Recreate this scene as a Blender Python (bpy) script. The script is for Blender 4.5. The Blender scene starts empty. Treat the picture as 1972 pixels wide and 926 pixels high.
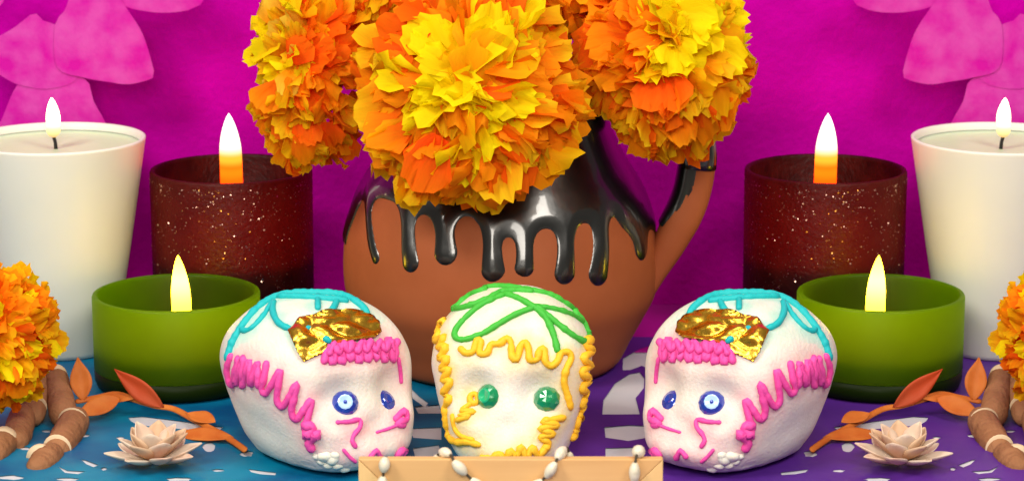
import bpy, bmesh, math, random
from mathutils import kdtree, Vector, Matrix, Quaternion, noise
from mathutils.bvhtree import BVHTree
from mathutils.geometry import delaunay_2d_cdt

random.seed(7)
C = bpy.context.scene.collection
SC = bpy.context.scene
S = 0.01                                   # geometry is written in centimetres
R = math.radians

# ------------------------------------------------------------------ camera
CAMH, PITCH, FPX, PX, PY = 36.1, R(12.4), 5300.0, 1017.6, 463.0
cam = bpy.data.objects.new('camera', bpy.data.cameras.new('camera'))
C.objects.link(cam)
cam.location = (0, 0, CAMH*S)
cam.rotation_euler = (R(90)-PITCH, 0, 0)
cam.data.sensor_fit = 'HORIZONTAL'
cam.data.sensor_width = 36
cam.data.lens = FPX/1972*36
cam.data.shift_x = -(PX-986)/1972
cam.data.clip_start, cam.data.clip_end = 0.05, 50
cam.data.dof.use_dof = True
cam.data.dof.focus_distance = 1.235
cam.data.dof.aperture_fstop = 20
SC.camera = cam

# ------------------------------------------------------------------ world, lamps, exposure
wd = bpy.data.worlds.new('World'); SC.world = wd; wd.use_nodes = True
wd.node_tree.nodes['Background'].inputs[0].default_value = (1.0, 0.93, 0.84, 1)
wd.node_tree.nodes['Background'].inputs[1].default_value = 0.20

def area(name, loc, aim, size, power, col=(1, 0.93, 0.83), size_y=None):
    l = bpy.data.lights.new(name, 'AREA'); l.energy = power; l.color = col
    l.size = size*S
    if size_y: l.shape = 'RECTANGLE'; l.size_y = size_y*S
    o = bpy.data.objects.new(name, l); C.objects.link(o)
    o.location = Vector(loc)*S
    o.rotation_euler = (Vector(aim)-Vector(loc)).to_track_quat('-Z', 'Y').to_euler()
    return o
area('softbox_lamp', (-70, 55, 95), (0, 128, 5), 36, 11.5)
area('softbox_lamp', (62, 45, 100), (0, 128, 5), 36, 9)
area('front_fill', (-8, 10, 62), (0, 128, 8), 40, 8.5)  # added fill from the front, lifts shaded undersides and softens shadows
area('overhead_lamp', (0, 108, 120), (0, 130, 4), 40, 4)

SC.view_settings.view_transform = 'Standard'
SC.view_settings.look = 'None'
SC.view_settings.exposure = 0.0
SC.view_settings.gamma = 1.0
SC.render.engine = 'CYCLES'
SC.cycles.use_denoising = True
SC.cycles.max_bounces = 10
SC.cycles.transmission_bounces = 8
SC.cycles.sample_clamp_indirect = 6
SC.cycles.caustics_refractive = False
SC.cycles.caustics_reflective = False

# ------------------------------------------------------------------ helpers: layout
FW = Vector((0, math.cos(PITCH), -math.sin(PITCH)))
UP = Vector((0, math.sin(PITCH), math.cos(PITCH)))
EYE = Vector((0, 0, CAMH))
def ray(px, py):
    return FW + Vector((1, 0, 0))*((px-PX)/FPX) + UP*((PY-py)/FPX)
def at(px, py, Y):                          # a point at depth Y (cm)
    d = ray(px, py); return EYE + d*(Y/d.y)
def on(px, py, z=0.0):                      # a point on the level z (cm)
    d = ray(px, py); return EYE + d*((z-CAMH)/d.z)
def proj(p):
    q = Vector(p)-EYE; f = q.dot(FW)
    return PX+FPX*q.x/f, PY-FPX*q.dot(UP)/f

# ------------------------------------------------------------------ helpers: materials
def mat(name, col, rough=0.5, metal=0.0, spec=0.5, sss=0.0, ssr=(1, .6, .4), ssscale=0.004, coat=0.0,
        trans=0.0, col2=None, nscale=100.0, bump=0.0, bscale=400.0, bdist=0.0006, translucent=0.0, tcol=None, sheen=0.0, detail=4.0, contrast=(0.35, 0.65)):
    m = bpy.data.materials.new(name); m.use_nodes = True
    nt = m.node_tree; N = nt.nodes; L = nt.links
    b = N['Principled BSDF']
    b.inputs['Base Color'].default_value = (*col, 1)
    b.inputs['Roughness'].default_value = rough
    b.inputs['Metallic'].default_value = metal
    b.inputs['Specular IOR Level'].default_value = spec
    b.inputs['Coat Weight'].default_value = coat
    b.inputs['Coat Roughness'].default_value = 0.05
    b.inputs['Transmission Weight'].default_value = trans
    b.inputs['Sheen Weight'].default_value = sheen
    if sss:
        b.inputs['Subsurface Weight'].default_value = sss
        b.inputs['Subsurface Radius'].default_value = ssr
        b.inputs['Subsurface Scale'].default_value = ssscale
    tc = N.new('ShaderNodeTexCoord')
    out = N['Material Output']
    colsock = None
    if col2 is not None:
        n = N.new('ShaderNodeTexNoise'); n.inputs['Scale'].default_value = nscale; n.inputs['Detail'].default_value = detail
        L.new(tc.outputs['Object'], n.inputs['Vector'])
        r = N.new('ShaderNodeMapRange'); r.inputs[1].default_value, r.inputs[2].default_value = contrast
        L.new(n.outputs['Fac'], r.inputs[0])
        mx = N.new('ShaderNodeMix'); mx.data_type = 'RGBA'
        mx.inputs['A'].default_value = (*col, 1); mx.inputs['B'].default_value = (*col2, 1)
        L.new(r.outputs[0], mx.inputs['Factor'])
        colsock = mx.outputs['Result']
        L.new(colsock, b.inputs['Base Color'])
    if bump:
        n2 = N.new('ShaderNodeTexNoise'); n2.inputs['Scale'].default_value = bscale; n2.inputs['Detail'].default_value = 5
        L.new(tc.outputs['Object'], n2.inputs['Vector'])
        bp = N.new('ShaderNodeBump'); bp.inputs['Strength'].default_value = bump; bp.inputs['Distance'].default_value = bdist
        L.new(n2.outputs['Fac'], bp.inputs['Height']); L.new(bp.outputs['Normal'], b.inputs['Normal'])
    if translucent:
        t = N.new('ShaderNodeBsdfTranslucent'); t.inputs['Color'].default_value = (*col, 1)
        if tcol: t.inputs['Color'].default_value = (*tcol, 1)
        elif colsock: L.new(colsock, t.inputs['Color'])
        ms = N.new('ShaderNodeMixShader'); ms.inputs[0].default_value = translucent
        L.new(b.outputs[0], ms.inputs[1]); L.new(t.outputs[0], ms.inputs[2]); L.new(ms.outputs[0], out.inputs['Surface'])
    return m

def petal_mat(name, base, tip, transl=0.35):
    m = mat(name, base, rough=0.75, spec=0.15)
    nt = m.node_tree; N = nt.nodes; L = nt.links; b = N['Principled BSDF']
    uv = N.new('ShaderNodeUVMap'); uv.uv_map = 'UVMap'
    sx = N.new('ShaderNodeSeparateXYZ'); L.new(uv.outputs[0], sx.inputs[0])
    mr = N.new('ShaderNodeMapRange'); mr.inputs[1].default_value = 0.2; mr.inputs[2].default_value = 0.95
    L.new(sx.outputs['Y'], mr.inputs[0])
    w = N.new('ShaderNodeTexNoise'); w.inputs['Scale'].default_value = 1.0; w.inputs['Detail'].default_value = 3
    mp = N.new('ShaderNodeMapping'); mp.inputs['Scale'].default_value = (26, 2.5, 1); L.new(uv.outputs[0], mp.inputs[0]); L.new(mp.outputs[0], w.inputs['Vector'])
    ad = N.new('ShaderNodeMath'); ad.operation = 'MULTIPLY_ADD'; ad.inputs[1].default_value = 0.5; L.new(w.outputs['Fac'], ad.inputs[0])
    sb = N.new('ShaderNodeMath'); sb.operation = 'SUBTRACT'; sb.inputs[1].default_value = 0.25; L.new(mr.outputs[0], sb.inputs[0]); L.new(sb.outputs[0], ad.inputs[2])
    mx = N.new('ShaderNodeMix'); mx.data_type = 'RGBA'; mx.inputs['A'].default_value = (*base, 1); mx.inputs['B'].default_value = (*tip, 1)
    L.new(ad.outputs[0], mx.inputs['Factor']); L.new(mx.outputs['Result'], b.inputs['Base Color'])
    bp = N.new('ShaderNodeBump'); bp.inputs['Strength'].default_value = 0.5; bp.inputs['Distance'].default_value = 0.0005
    L.new(w.outputs['Fac'], bp.inputs['Height']); L.new(bp.outputs[0], b.inputs['Normal'])
    t = N.new('ShaderNodeBsdfTranslucent'); L.new(mx.outputs['Result'], t.inputs['Color'])
    ms = N.new('ShaderNodeMixShader'); ms.inputs[0].default_value = transl
    L.new(b.outputs[0], ms.inputs[1]); L.new(t.outputs[0], ms.inputs[2]); L.new(ms.outputs[0], N['Material Output'].inputs['Surface'])
    return m

def flame_mat(name, stops, z0, z1):
    """colour and strength of a flame along its height (object z in metres)"""
    m = bpy.data.materials.new(name); m.use_nodes = True
    N = m.node_tree.nodes; L = m.node_tree.links
    N.remove(N['Principled BSDF'])
    tc = N.new('ShaderNodeTexCoord'); sx = N.new('ShaderNodeSeparateXYZ'); L.new(tc.outputs['Object'], sx.inputs[0])
    mr = N.new('ShaderNodeMapRange'); mr.inputs[1].default_value = z0*S; mr.inputs[2].default_value = z1*S
    L.new(sx.outputs['Z'], mr.inputs[0])
    cr = N.new('ShaderNodeValToRGB'); cr.color_ramp.interpolation = 'EASE'; L.new(mr.outputs[0], cr.inputs[0])
    while len(cr.color_ramp.elements) < len(stops): cr.color_ramp.elements.new(0.5)
    st = N.new('ShaderNodeValToRGB'); L.new(mr.outputs[0], st.inputs[0])
    while len(st.color_ramp.elements) < len(stops): st.color_ramp.elements.new(0.5)
    for i, (p, c, s) in enumerate(stops):
        cr.color_ramp.elements[i].position = p; cr.color_ramp.elements[i].color = (*c, 1)
        st.color_ramp.elements[i].position = p; st.color_ramp.elements[i].color = (s/40, s/40, s/40, 1)
    ml = N.new('ShaderNodeMath'); ml.operation = 'MULTIPLY'; ml.inputs[1].default_value = 40; L.new(st.outputs[0], ml.inputs[0])
    e = N.new('ShaderNodeEmission'); L.new(cr.outputs[0], e.inputs[0]); L.new(ml.outputs[0], e.inputs[1])
    L.new(e.outputs[0], N['Material Output'].inputs['Surface'])
    return m

# ------------------------------------------------------------------ helpers: meshes
class MB:
    def __init__(s): s.v = []; s.f = []; s.uv = {}
    def add(s, vs, fs):
        o = len(s.v); s.v += [Vector(v) for v in vs]; s.f += [tuple(i+o for i in f) for f in fs]; return o
    def lathe(s, prof, c=(0, 0, 0), n=64, close=False):
        """prof: (radius, z) list"""
        c = Vector(c); vs = []; fs = []; m = len(prof)
        for (r, z) in prof:
            for k in range(n):
                a = 2*math.pi*k/n; vs.append(c+Vector((r*math.cos(a), r*math.sin(a), z)))
        for i in range(m-1 if not close else m):
            j = (i+1) % m
            for k in range(n):
                l = (k+1) % n
                fs.append((i*n+k, i*n+l, j*n+l, j*n+k))
        s.add(vs, fs)
    def tube(s, pts, rad, n=8, squash=1.0, cap=True):
        pts = [Vector(p) for p in pts]; m = len(pts)
        if m < 2: return
        rs = rad if isinstance(rad, (list, tuple)) else [rad]*m
        P2, R2 = list(pts), list(rs)
        if cap:                                  # rounded ends
            t0 = (pts[0]-pts[1]).normalized(); t1 = (pts[-1]-pts[-2]).normalized()
            P2 = [pts[0]+t0*rs[0]*.9, pts[0]+t0*rs[0]*.6]+P2+[pts[-1]+t1*rs[-1]*.6, pts[-1]+t1*rs[-1]*.9]
            R2 = [rs[0]*.25, rs[0]*.75]+R2+[rs[-1]*.75, rs[-1]*.25]
        nrm = None; vs = []; fs = []
        for i, p in enumerate(P2):
            t = (P2[min(i+1, len(P2)-1)]-P2[max(i-1, 0)]).normalized()
            if nrm is None:
                nrm = t.orthogonal().normalized()
            nrm = (nrm-t*nrm.dot(t))
            if nrm.length < 1e-6: nrm = t.orthogonal()
            nrm.normalize(); b = t.cross(nrm)
            for k in range(n):
                a = 2*math.pi*k/n; vs.append(p+(nrm*math.cos(a)+b*math.sin(a)*squash)*R2[i])
        q = len(P2)
        for i in range(q-1):
            for k in range(n):
                l = (k+1) % n; fs.append((i*n+k, i*n+l, (i+1)*n+l, (i+1)*n+k))
        fs.append(tuple(range(n))[::-1]); fs.append(tuple((q-1)*n+k for k in range(n)))
        s.add(vs, fs)
    def box(s, lo, hi):
        x0, y0, z0 = lo; x1, y1, z1 = hi
        s.add([(x0, y0, z0), (x1, y0, z0), (x1, y1, z0), (x0, y1, z0), (x0, y0, z1), (x1, y0, z1), (x1, y1, z1), (x0, y1, z1)],
              [(0, 3, 2, 1), (4, 5, 6, 7), (0, 1, 5, 4), (1, 2, 6, 5), (2, 3, 7, 6), (3, 0, 4, 7)])
    def ball(s, c, r, n=12, m=8):
        c = Vector(c); r = Vector(r) if hasattr(r, '__len__') else Vector((r, r, r)); vs = []; fs = []
        for i in range(m+1):
            t = math.pi*i/m
            for k in range(n):
                a = 2*math.pi*k/n
                vs.append(c+Vector((r.x*math.sin(t)*math.cos(a), r.y*math.sin(t)*math.sin(a), r.z*math.cos(t))))
        for i in range(m):
            for k in range(n):
                l = (k+1) % n; fs.append((i*n+k, (i+1)*n+k, (i+1)*n+l, i*n+l))
        s.add(vs, fs)
    def mesh(s, name, mt, origin=(0, 0, 0), smooth=True):
        o = Vector(origin); me = bpy.data.meshes.new(name)
        me.from_pydata([tuple((v-o)*S) for v in s.v], [], s.f)
        me.validate(); bm = bmesh.new(); bm.from_mesh(me)
        bmesh.ops.remove_doubles(bm, verts=bm.verts, dist=1e-6)
        bmesh.ops.recalc_face_normals(bm, faces=bm.faces) if getattr(s, 'recalc', True) else None
        bm.to_mesh(me); bm.free()
        if smooth:
            for p in me.polygons: p.use_smooth = True
        if mt: me.materials.append(mt)
        return me
    def build(s, name, mt, parent=None, origin=(0, 0, 0), smooth=True, loc=None):
        o = bpy.data.objects.new(name, s.mesh(name, mt, origin, smooth)); C.objects.link(o)
        if parent is not None: o.parent = parent
        elif loc is None: o.location = Vector(origin)*S
        if loc is not None: o.location = Vector(loc)*S
        return o

def bevel(o, w, seg=2, ang=40):
    md = o.modifiers.new('bevel', 'BEVEL'); md.width = w*S; md.segments = seg; md.limit_method = 'ANGLE'; md.angle_limit = R(ang)
    return o
def solid(o, t):
    md = o.modifiers.new('solid', 'SOLIDIFY'); md.thickness = t*S; md.offset = 0
    return o
def tag(o, label=None, cat=None, group=None, kind=None):
    if label: o['label'] = label
    if cat: o['category'] = cat
    if group: o['group'] = group
    if kind: o['kind'] = kind
    return o
def empty(name, loc, label, cat, group=None):
    o = bpy.data.objects.new(name, None); C.objects.link(o); o.location = Vector(loc)*S
    o.empty_display_size = 0.01
    return tag(o, label, cat, group)
KIDS = {}
def copy_tree(o, parent=None):
    c = o.copy(); C.objects.link(c)
    if parent is not None: c.parent = parent; c.matrix_parent_inverse = o.matrix_parent_inverse
    for ch in KIDMAP.get(o.name, []): copy_tree(ch, c)
    return c
def mirror(o, label):
    """a second one of the thing, its left and right swapped, at the opposite place of the altar"""
    global KIDMAP
    KIDMAP = {}
    for x in SC.objects:
        if x.parent is not None: KIDMAP.setdefault(x.parent.name, []).append(x)
    c = copy_tree(o)
    c.location.x = -o.location.x; c.scale.x = -o.scale.x
    c['label'] = label
    return c
def spline(pts, step=0.12, closed=False):
    """Catmull-Rom through the points, resampled"""
    pts = [Vector(p) for p in pts]
    if len(pts) < 3:
        n = max(2, int((pts[1]-pts[0]).length/step)); return [pts[0].lerp(pts[1], i/n) for i in range(n+1)]
    out = []
    m = len(pts)
    for i in range(m-1 if not closed else m):
        p0 = pts[i-1] if (i > 0 or closed) else pts[0]*2-pts[1]
        p1 = pts[i]; p2 = pts[(i+1) % m]
        p3 = pts[(i+2) % m] if (i+2 < m or closed) else pts[-1]*2-pts[-2]
        n = max(1, int((p2-p1).length/step))
        for k in range(n):
            t = k/n
            out.append(0.5*((2*p1)+(p2-p0)*t+(2*p0-5*p1+4*p2-p3)*t*t+(3*p1-p0-3*p2+p3)*t**3))
    if not closed: out.append(pts[-1])
    return out
def inside(p, poly):
    x, y = p; r = False; n = len(poly)
    for i in range(n):
        x0, y0 = poly[i]; x1, y1 = poly[i-1]
        if (y0 > y) != (y1 > y) and x < (x1-x0)*(y-y0)/(y1-y0)+x0: r = not r
    return r
def sheet(outer, holes, step, zf):
    """a sheet over the plan polygon OUTER with real holes cut in it; zf(x, y) is its height"""
    vs = []; es = []
    def loop(poly, sub):
        pts = []
        for i in range(len(poly)):
            a, b = Vector(poly[i]), Vector(poly[(i+1) % len(poly)])
            n = max(1, int((b-a).length/sub))
            pts += [a.lerp(b, k/n) for k in range(n)]
        o = len(vs)
        for i, p in enumerate(pts): vs.append(p); es.append((o+i, o+(i+1) % len(pts)))
    loop(outer, step)
    for h in holes: loop(h, 0.3)
    xs = [p[0] for p in outer]; ys = [p[1] for p in outer]
    x = min(xs)+step*.5
    while x < max(xs):
        y = min(ys)+step*.5
        while y < max(ys):
            if inside((x, y), outer): vs.append(Vector((x+random.uniform(-.2, .2)*step, y+random.uniform(-.2, .2)*step)))
            y += step
        x += step
    v2, e2, f2, *_ = delaunay_2d_cdt(vs, es, [], 0, 1e-5)
    mb = MB(); fs = []
    for f in f2:
        c = sum((v2[i] for i in f), Vector((0, 0)))/len(f)
        if inside(c, outer) and not any(inside(c, h) for h in holes): fs.append(tuple(f))
    mb.add([(v.x, v.y, zf(v.x, v.y)) for v in v2], fs)
    return mb

# ------------------------------------------------------------------ the setting
M = {}
M['magenta_wall'] = mat('magenta_paper', (0.40, 0.0004, 0.275), rough=0.9, spec=0.02, col2=(0.51, 0.0006, 0.345), nscale=22, bump=0.6, bscale=220, bdist=0.0012, detail=10)
M['table'] = mat('white_table', (0.52, 0.54, 0.60), rough=0.5, spec=0.3, col2=(0.60, 0.60, 0.64), nscale=30)
M['pink_paper'] = mat('pink_tissue', (0.62, 0.010, 0.37), rough=0.85, spec=0.03, col2=(0.68, 0.085, 0.46), nscale=70, bump=0.5, bscale=260, detail=10, translucent=0.2, contrast=(0.34, 0.68))
M['blue_paper'] = mat('blue_paper', (0.0006, 0.065, 0.20), rough=0.45, spec=0.2, col2=(0.001, 0.19, 0.33), nscale=20, bump=0.15, bscale=60, bdist=0.002)
M['purple_paper'] = mat('purple_paper', (0.065, 0.014, 0.20), rough=0.45, spec=0.2, col2=(0.095, 0.022, 0.26), nscale=14, bump=0.15, bscale=60, bdist=0.002)
M['shaded_magenta'] = mat('shaded_magenta', (0.26, 0.001, 0.17), rough=0.6, spec=0.3, col2=(0.36, 0.001, 0.24), nscale=20)  # shade at the backdrop foot is put into this darker magenta

WALLY = 147.5
t = MB(); t.box((-60, 85, -3), (60, WALLY+.6, 0))
tag(t.build('table', M['table'], origin=(0, 120, 0), smooth=False), kind='structure')
w = MB(); nx, nz = 60, 30
def wallpt(x, z): return Vector((x, WALLY+0.25*noise.noise(Vector((x*.09, z*.09, 3)))+0.08*noise.noise(Vector((x*.3, z*.3, 9))), z))
w.add([wallpt(-60+120*i/nx, -3+58*j/nz) for j in range(nz+1) for i in range(nx+1)],
      [(j*(nx+1)+i, j*(nx+1)+i+1, (j+1)*(nx+1)+i+1, (j+1)*(nx+1)+i) for j in range(nz) for i in range(nx)])
tag(solid(w.build('backdrop', M['magenta_wall'], origin=(0, WALLY, 0)), 0.1), kind='structure')

# ---- cut paper sheets lying on the table
def flat(pts, z=0.05): return [(on(x, y, z).x, on(x, y, z).y) for x, y in pts]
def blob(cx, cy, rx, ry, n=14, rot=0.0, jag=0.18, seed=0):
    rr = random.Random(seed*131+int(cx)); out = []
    for k in range(n):
        a = 2*math.pi*k/n; q = 1+rr.uniform(-jag, jag); x, y = rx*q*math.cos(a), ry*q*math.sin(a)
        out.append((cx+x*math.cos(rot)-y*math.sin(rot), cy+x*math.sin(rot)+y*math.cos(rot)))
    return out
SIDE_HOLES = [[(247, 803), (275, 801), (330, 808), (360, 812), (430, 822), (420, 829), (360, 826), (310, 823), (262, 816), (252, 810)],
    blob(403, 860, 12, 8), blob(474, 873, 14, 5), blob(400, 838, 7, 3), blob(48, 863, 16, 3, rot=.1), blob(163, 838, 9, 3),
    [(156, 884), (164, 885), (190, 895), (180, 899), (166, 893)],
    [(112, 897), (130, 905), (165, 907), (150, 912), (125, 909)],
    [(478, 902), (500, 905), (532, 909), (530, 914), (502, 912), (484, 908)], blob(90, 830, 9, 2.5), blob(200, 902, 6, 3),
    blob(345, 922, 26, 3.5), blob(20, 918, 24, 4), blob(130, 922, 22, 3), blob(420, 905, 12, 2.5), blob(232, 842, 8, 2.5)]
MID_L = [[(770, 738), (782, 738), (806, 762), (825, 776), (818, 784), (796, 768)], [(798, 783), (845, 779), (850, 796), (806, 796)],
         [(788, 824), (850, 822), (850, 846), (796, 842)], [(795, 862), (845, 856), (850, 878), (800, 880)]]
MID_R = [[(1200, 690), (1232, 672), (1266, 662), (1285, 670), (1275, 700), (1255, 712), (1236, 704), (1214, 712), (1199, 712)],
         [(1160, 797), (1162, 770), (1184, 738), (1212, 720), (1232, 716), (1241, 728), (1240, 746), (1224, 766), (1232, 797)],
         [(1164, 822), (1210, 818), (1256, 820), (1254, 840), (1210, 848), (1166, 842)],
         [(1166, 862), (1240, 860), (1240, 886), (1166, 884)], [(1150, 905), (1240, 900), (1240, 918), (1150, 922)]]
def wav(k): return lambda x, y: 0.05+0.025*noise.noise(Vector((x*.25+k, y*.25, k)))+0.012*noise.noise(Vector((x*.7, y*.7, k+5)))
bl = sheet([(-46, 96), (-0.9, 96), (-0.9, 137), (-14, 139.5), (-46, 139.5)], [flat(h) for h in SIDE_HOLES+MID_L], 0.9, wav(1))
o = bl.build('paper_sheet', M['blue_paper'], origin=(-20, 118, 0))
tag(o, 'blue cut paper sheet with white cut-outs spread on the table', 'paper sheet', 'coloured cut paper sheets')
mh = [[(2*PX-x, y) for x, y in h] for h in SIDE_HOLES]
pl = sheet([(-0.4, 96), (46, 96), (46, 139.5), (14, 139.5), (4.4, 140.5), (-0.4, 137)], [flat(h) for h in mh+MID_R], 0.9, wav(2))
o = pl.build('paper_sheet', M['purple_paper'], origin=(20, 118, 0))
tag(o, 'purple cut paper sheet with pale cut-outs spread on the table', 'paper sheet', 'coloured cut paper sheets')
ms_ = sheet([(-46, 137.2), (46, 137.2), (46, 147.7), (-46, 147.7)], [], 1.2, lambda x, y: 0.045+0.01*noise.noise(Vector((x*.4, y*.4, 2))))
o = ms_.build('paper_sheet', M['shaded_magenta'], origin=(0, 142, 0)); solid(o, 0.02)
tag(o, 'magenta paper strip along the foot of the backdrop, its shade put into the colour', 'paper sheet', 'coloured cut paper sheets')

# ---- big pink paper flowers hung before the backdrop
def paper_petal(pts, Y, bend, parent, org):
    """outline in the plane at depth Y (cm), gently bowed"""
    q = [at(x, y, Y) for x, y in pts]
    sm = spline([Vector((p.x, p.z, 0)) for p in q], 0.35, closed=True)
    poly = [(p.x, p.y) for p in sm]
    cx = sum(p[0] for p in poly)/len(poly); cz = sum(p[1] for p in poly)/len(poly)
    mb = sheet(poly, [], 0.6, lambda x, y: 0.0)
    mb.v = [Vector((v.x, Y+bend*((v.x-cx)**2+(v.y-cz)**2)*.04+0.012*noise.noise(Vector((v.x*.6, v.y*.6, Y))), v.y)) for v in mb.v]
    return solid(mb.build('petal', M['pink_paper'], parent, org, smooth=False), 0.02)
pf_o = at(110, 90, 145.6)
pf = empty('paper_flower', pf_o, 'pink tissue paper flower hung on the magenta backdrop above the left white candle', 'paper flower', 'pink paper flowers on the backdrop')
paper_petal([(32, 166), (75, 140), (161, 150), (180, 195), (202, 235), (215, 275), (120, 290), (-20, 270), (2, 233)], 144.05, .12, pf, pf_o)
paper_petal([(-60, 90), (0, 69), (34, 49), (57, 30), (70, 27), (83, 40), (106, 48), (150, 80), (150, 150), (90, 172), (28, 161), (0, 145), (-60, 130)], 144.0, .12, pf, pf_o)
paper_petal([(106, 48), (124, 22), (148, -30), (200, -40), (241, 13), (275, 67), (296, 137), (294, 151), (249, 163), (207, 158), (161, 150), (110, 130)], 143.9, .14, pf, pf_o)
paper_petal([(200, -12), (241, 13), (285, 23), (324, 25), (363, 20), (386, 10), (395, -30), (330, -70), (230, -60)], 144.0, .12, pf, pf_o)
paper_petal([(-40, 40), (-6, 18), (12, -8), (14, -50), (-50, -60)], 144.0, .12, pf, pf_o)
mirror(pf, 'pink tissue paper flower hung on the magenta backdrop above the right white candle')

# ------------------------------------------------------------------ candles
M['ceramic'] = mat('cream_ceramic', (0.72, 0.71, 0.62), rough=0.45, spec=0.4, sss=0.25, ssr=(1, .8, .5), ssscale=0.006, col2=(0.69, 0.685, 0.60), nscale=25)
M['white_wax'] = mat('white_wax', (0.55, 0.68, 0.44), rough=0.35, spec=0.4, sss=0.4, ssr=(1, .8, .4), ssscale=0.006)
M['green_wax'] = mat('green_wax', (0.42, 0.52, 0.02), rough=0.4, sss=1.0, ssr=(.9, 1, .15), ssscale=0.018)
M['red_wax'] = mat('red_wax', (0.40, 0.03, 0.015), rough=0.4, sss=0.5, ssr=(1, .2, .1), ssscale=0.008)
M['wick'] = mat('charred_wick', (0.012, 0.011, 0.01), rough=0.9, bump=0.5, bscale=2000)
M['green_glass'] = mat('frosted_green_glass', (0.032, 0.062, 0.0004), rough=0.38, spec=0.16, col2=(0.042, 0.075, 0.0004), nscale=60, translucent=0.55, tcol=(0.50, 0.76, 0.001))
M['red_glass'] = mat('dark_red_glass', (0.020, 0.0022, 0.002), rough=0.42, spec=0.2, col2=(0.05, 0.006, 0.004), nscale=90, bump=0.8, bscale=500, bdist=0.0008, translucent=0.34, tcol=(0.55, 0.022, 0.008), detail=6)
M['glitter'] = mat('copper_glitter', (0.92, 0.55, 0.42), rough=0.35, metal=1.0)

def flame(parent, org, c, h, r, stops, wl, lean=0.0, name='flame', low=0.55):
    """tapered candle flame standing at c"""
    mb = MB(); prof = []
    n = 30
    for i in range(n+1):
        t = i/n
        d_ = (1-t)*h
        rr = r*math.sin(min(1, d_/wl)*math.pi/2)**.75*(math.sqrt(max(0, 1-((.2-t)/.205)**2)) if t < .2 else 1)
        prof.append((max(rr, 0.004), t*h))
    mb.lathe(prof, (0, 0, 0), 24)
    for v in mb.v: v.x += .10*r*math.sin(v.z/h*3.6+.4)*(v.z/h)
    o = mb.build(name, flame_mat(name, stops, 0, h), parent)
    o.location = (Vector(c)-Vector(org))*S
    o.rotation_euler = (0, lean, 0)
    return o

# white tapered cup
wx = at(106, 265, 138); wz = wx.z; wc = Vector((wx.x, 138, 0)); wt = (wx-EYE).dot(FW)
wr = 174/FPX*wt; wb = wr*0.60
wh = empty('white_candle', wc, 'tall tapered cream white candle cup with a lit flame, left one beside the blue paper', 'candle', 'white candles in tapered cups')
mb = MB()
mb.lathe([(0.01, 0.02), (wb-.25, 0.02), (wb-.08, 0.1), (wb, .3), (wb+(wr-wb)*.5, wz*.5), (wr-.03, wz-.12), (wr-.02, wz-.03), (wr-.1, wz+.02), (wr-.2, wz-.02), (wr-.28, wz-.2), (wr-.42, wz-1.2), (wb-.1, .8), (0.01, .7)], wc, 96)
mb.build('cup', M['ceramic'], wh, wc)
wl = wz-0.42
mb = MB(); mb.lathe([(0.01, .71), (wb, .8), (wr-.55, wl-.6), (wr-.36, wl-.05), (wr-.30, wl+.06), (wr-.42, wl-.01), (wr*.5, wl-.06), (0.01, wl-.1)], wc, 72)
mb.build('wax', M['white_wax'], wh, wc)
wk = at(108, 292, 137.6); wk.z = wl-.12
mb = MB(); mb.tube([wk, wk+Vector((-.02, 0, .35)), wk+Vector((-.08, 0, .6)), wk+Vector((-.15, -.02, .82))], [.1, .09, .09, .085], 8)
mb.build('wick', M['wick'], wh, wc)
WHITE_STOPS = [(0, (1, .62, .22), 1.0), (.22, (1, .72, .30), 2.0), (.5, (1, .8, .42), 7), (1, (1, .85, .5), 8)]
ft = at(107, 188, wk.y); f0 = wk+Vector((-.1, 0, .62))
flame(wh, wc, f0, ft.z-f0.z, 0.36, WHITE_STOPS, 1.15)
mirror(wh, 'tall tapered cream white candle cup with a lit flame, right one beside the purple paper')

# green frosted glass
gx = at(339, 562, 131.2); gz = gx.z; gc = Vector((gx.x, 131.2, 0)); gr = 161/FPX*(gx-EYE).dot(FW)
gn = empty('green_candle', gc, 'low green frosted glass candle with a lit flame, left one beside the blue paper', 'candle', 'green glass candles')
mb = MB()
mb.lathe([(gr-.4, 1.02), (gr-.01, 1.02), (gr, 1.2), (gr, gz-.12), (gr-.04, gz-.03), (gr-.14, gz+.01), (gr-.26, gz-.02), (gr-.31, gz-.12), (gr-.34, 1.35), (gr-.4, 1.1)], gc, 96)
mb.build('glass', M['green_glass'], gn, gc)
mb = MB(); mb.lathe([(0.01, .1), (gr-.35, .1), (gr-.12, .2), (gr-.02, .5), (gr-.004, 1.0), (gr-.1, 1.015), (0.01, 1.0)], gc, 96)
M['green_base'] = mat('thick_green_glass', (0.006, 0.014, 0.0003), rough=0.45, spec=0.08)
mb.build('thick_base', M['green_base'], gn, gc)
gl = gz-2.7
mb = MB(); mb.lathe([(0.01, 1.02), (gr-.62, 1.12), (gr-.36, 1.4), (gr-.36, gl+.04), (gr-.5, gl), (0.01, gl-.05)], gc, 72)
mb.build('wax', M['green_wax'], gn, gc)
gf = at(350, 600, 129.7); gf.z = gl-.04
mb = MB(); mb.tube([gf, gf+Vector((0, 0, .2)), gf+Vector((.03, 0, .42))], .08, 8); mb.build('wick', M['wick'], gn, gc)
ft = at(347, 491, gf.y)
GREEN_STOPS = [(0, (1, .4, .004), 6), (.25, (1, .30, .002), 8), (.45, (1, .55, .012), 20), (.75, (1, .7, .03), 26), (1, (1, .6, .02), 20)]
flame(gn, gc, gf+Vector((0.02, 0, .16)), ft.z-gf.z-.16, 0.47, GREEN_STOPS, 2.2, lean=-.02)
mirror(gn, 'low green frosted glass candle with a lit flame, right one beside the purple paper')

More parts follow.
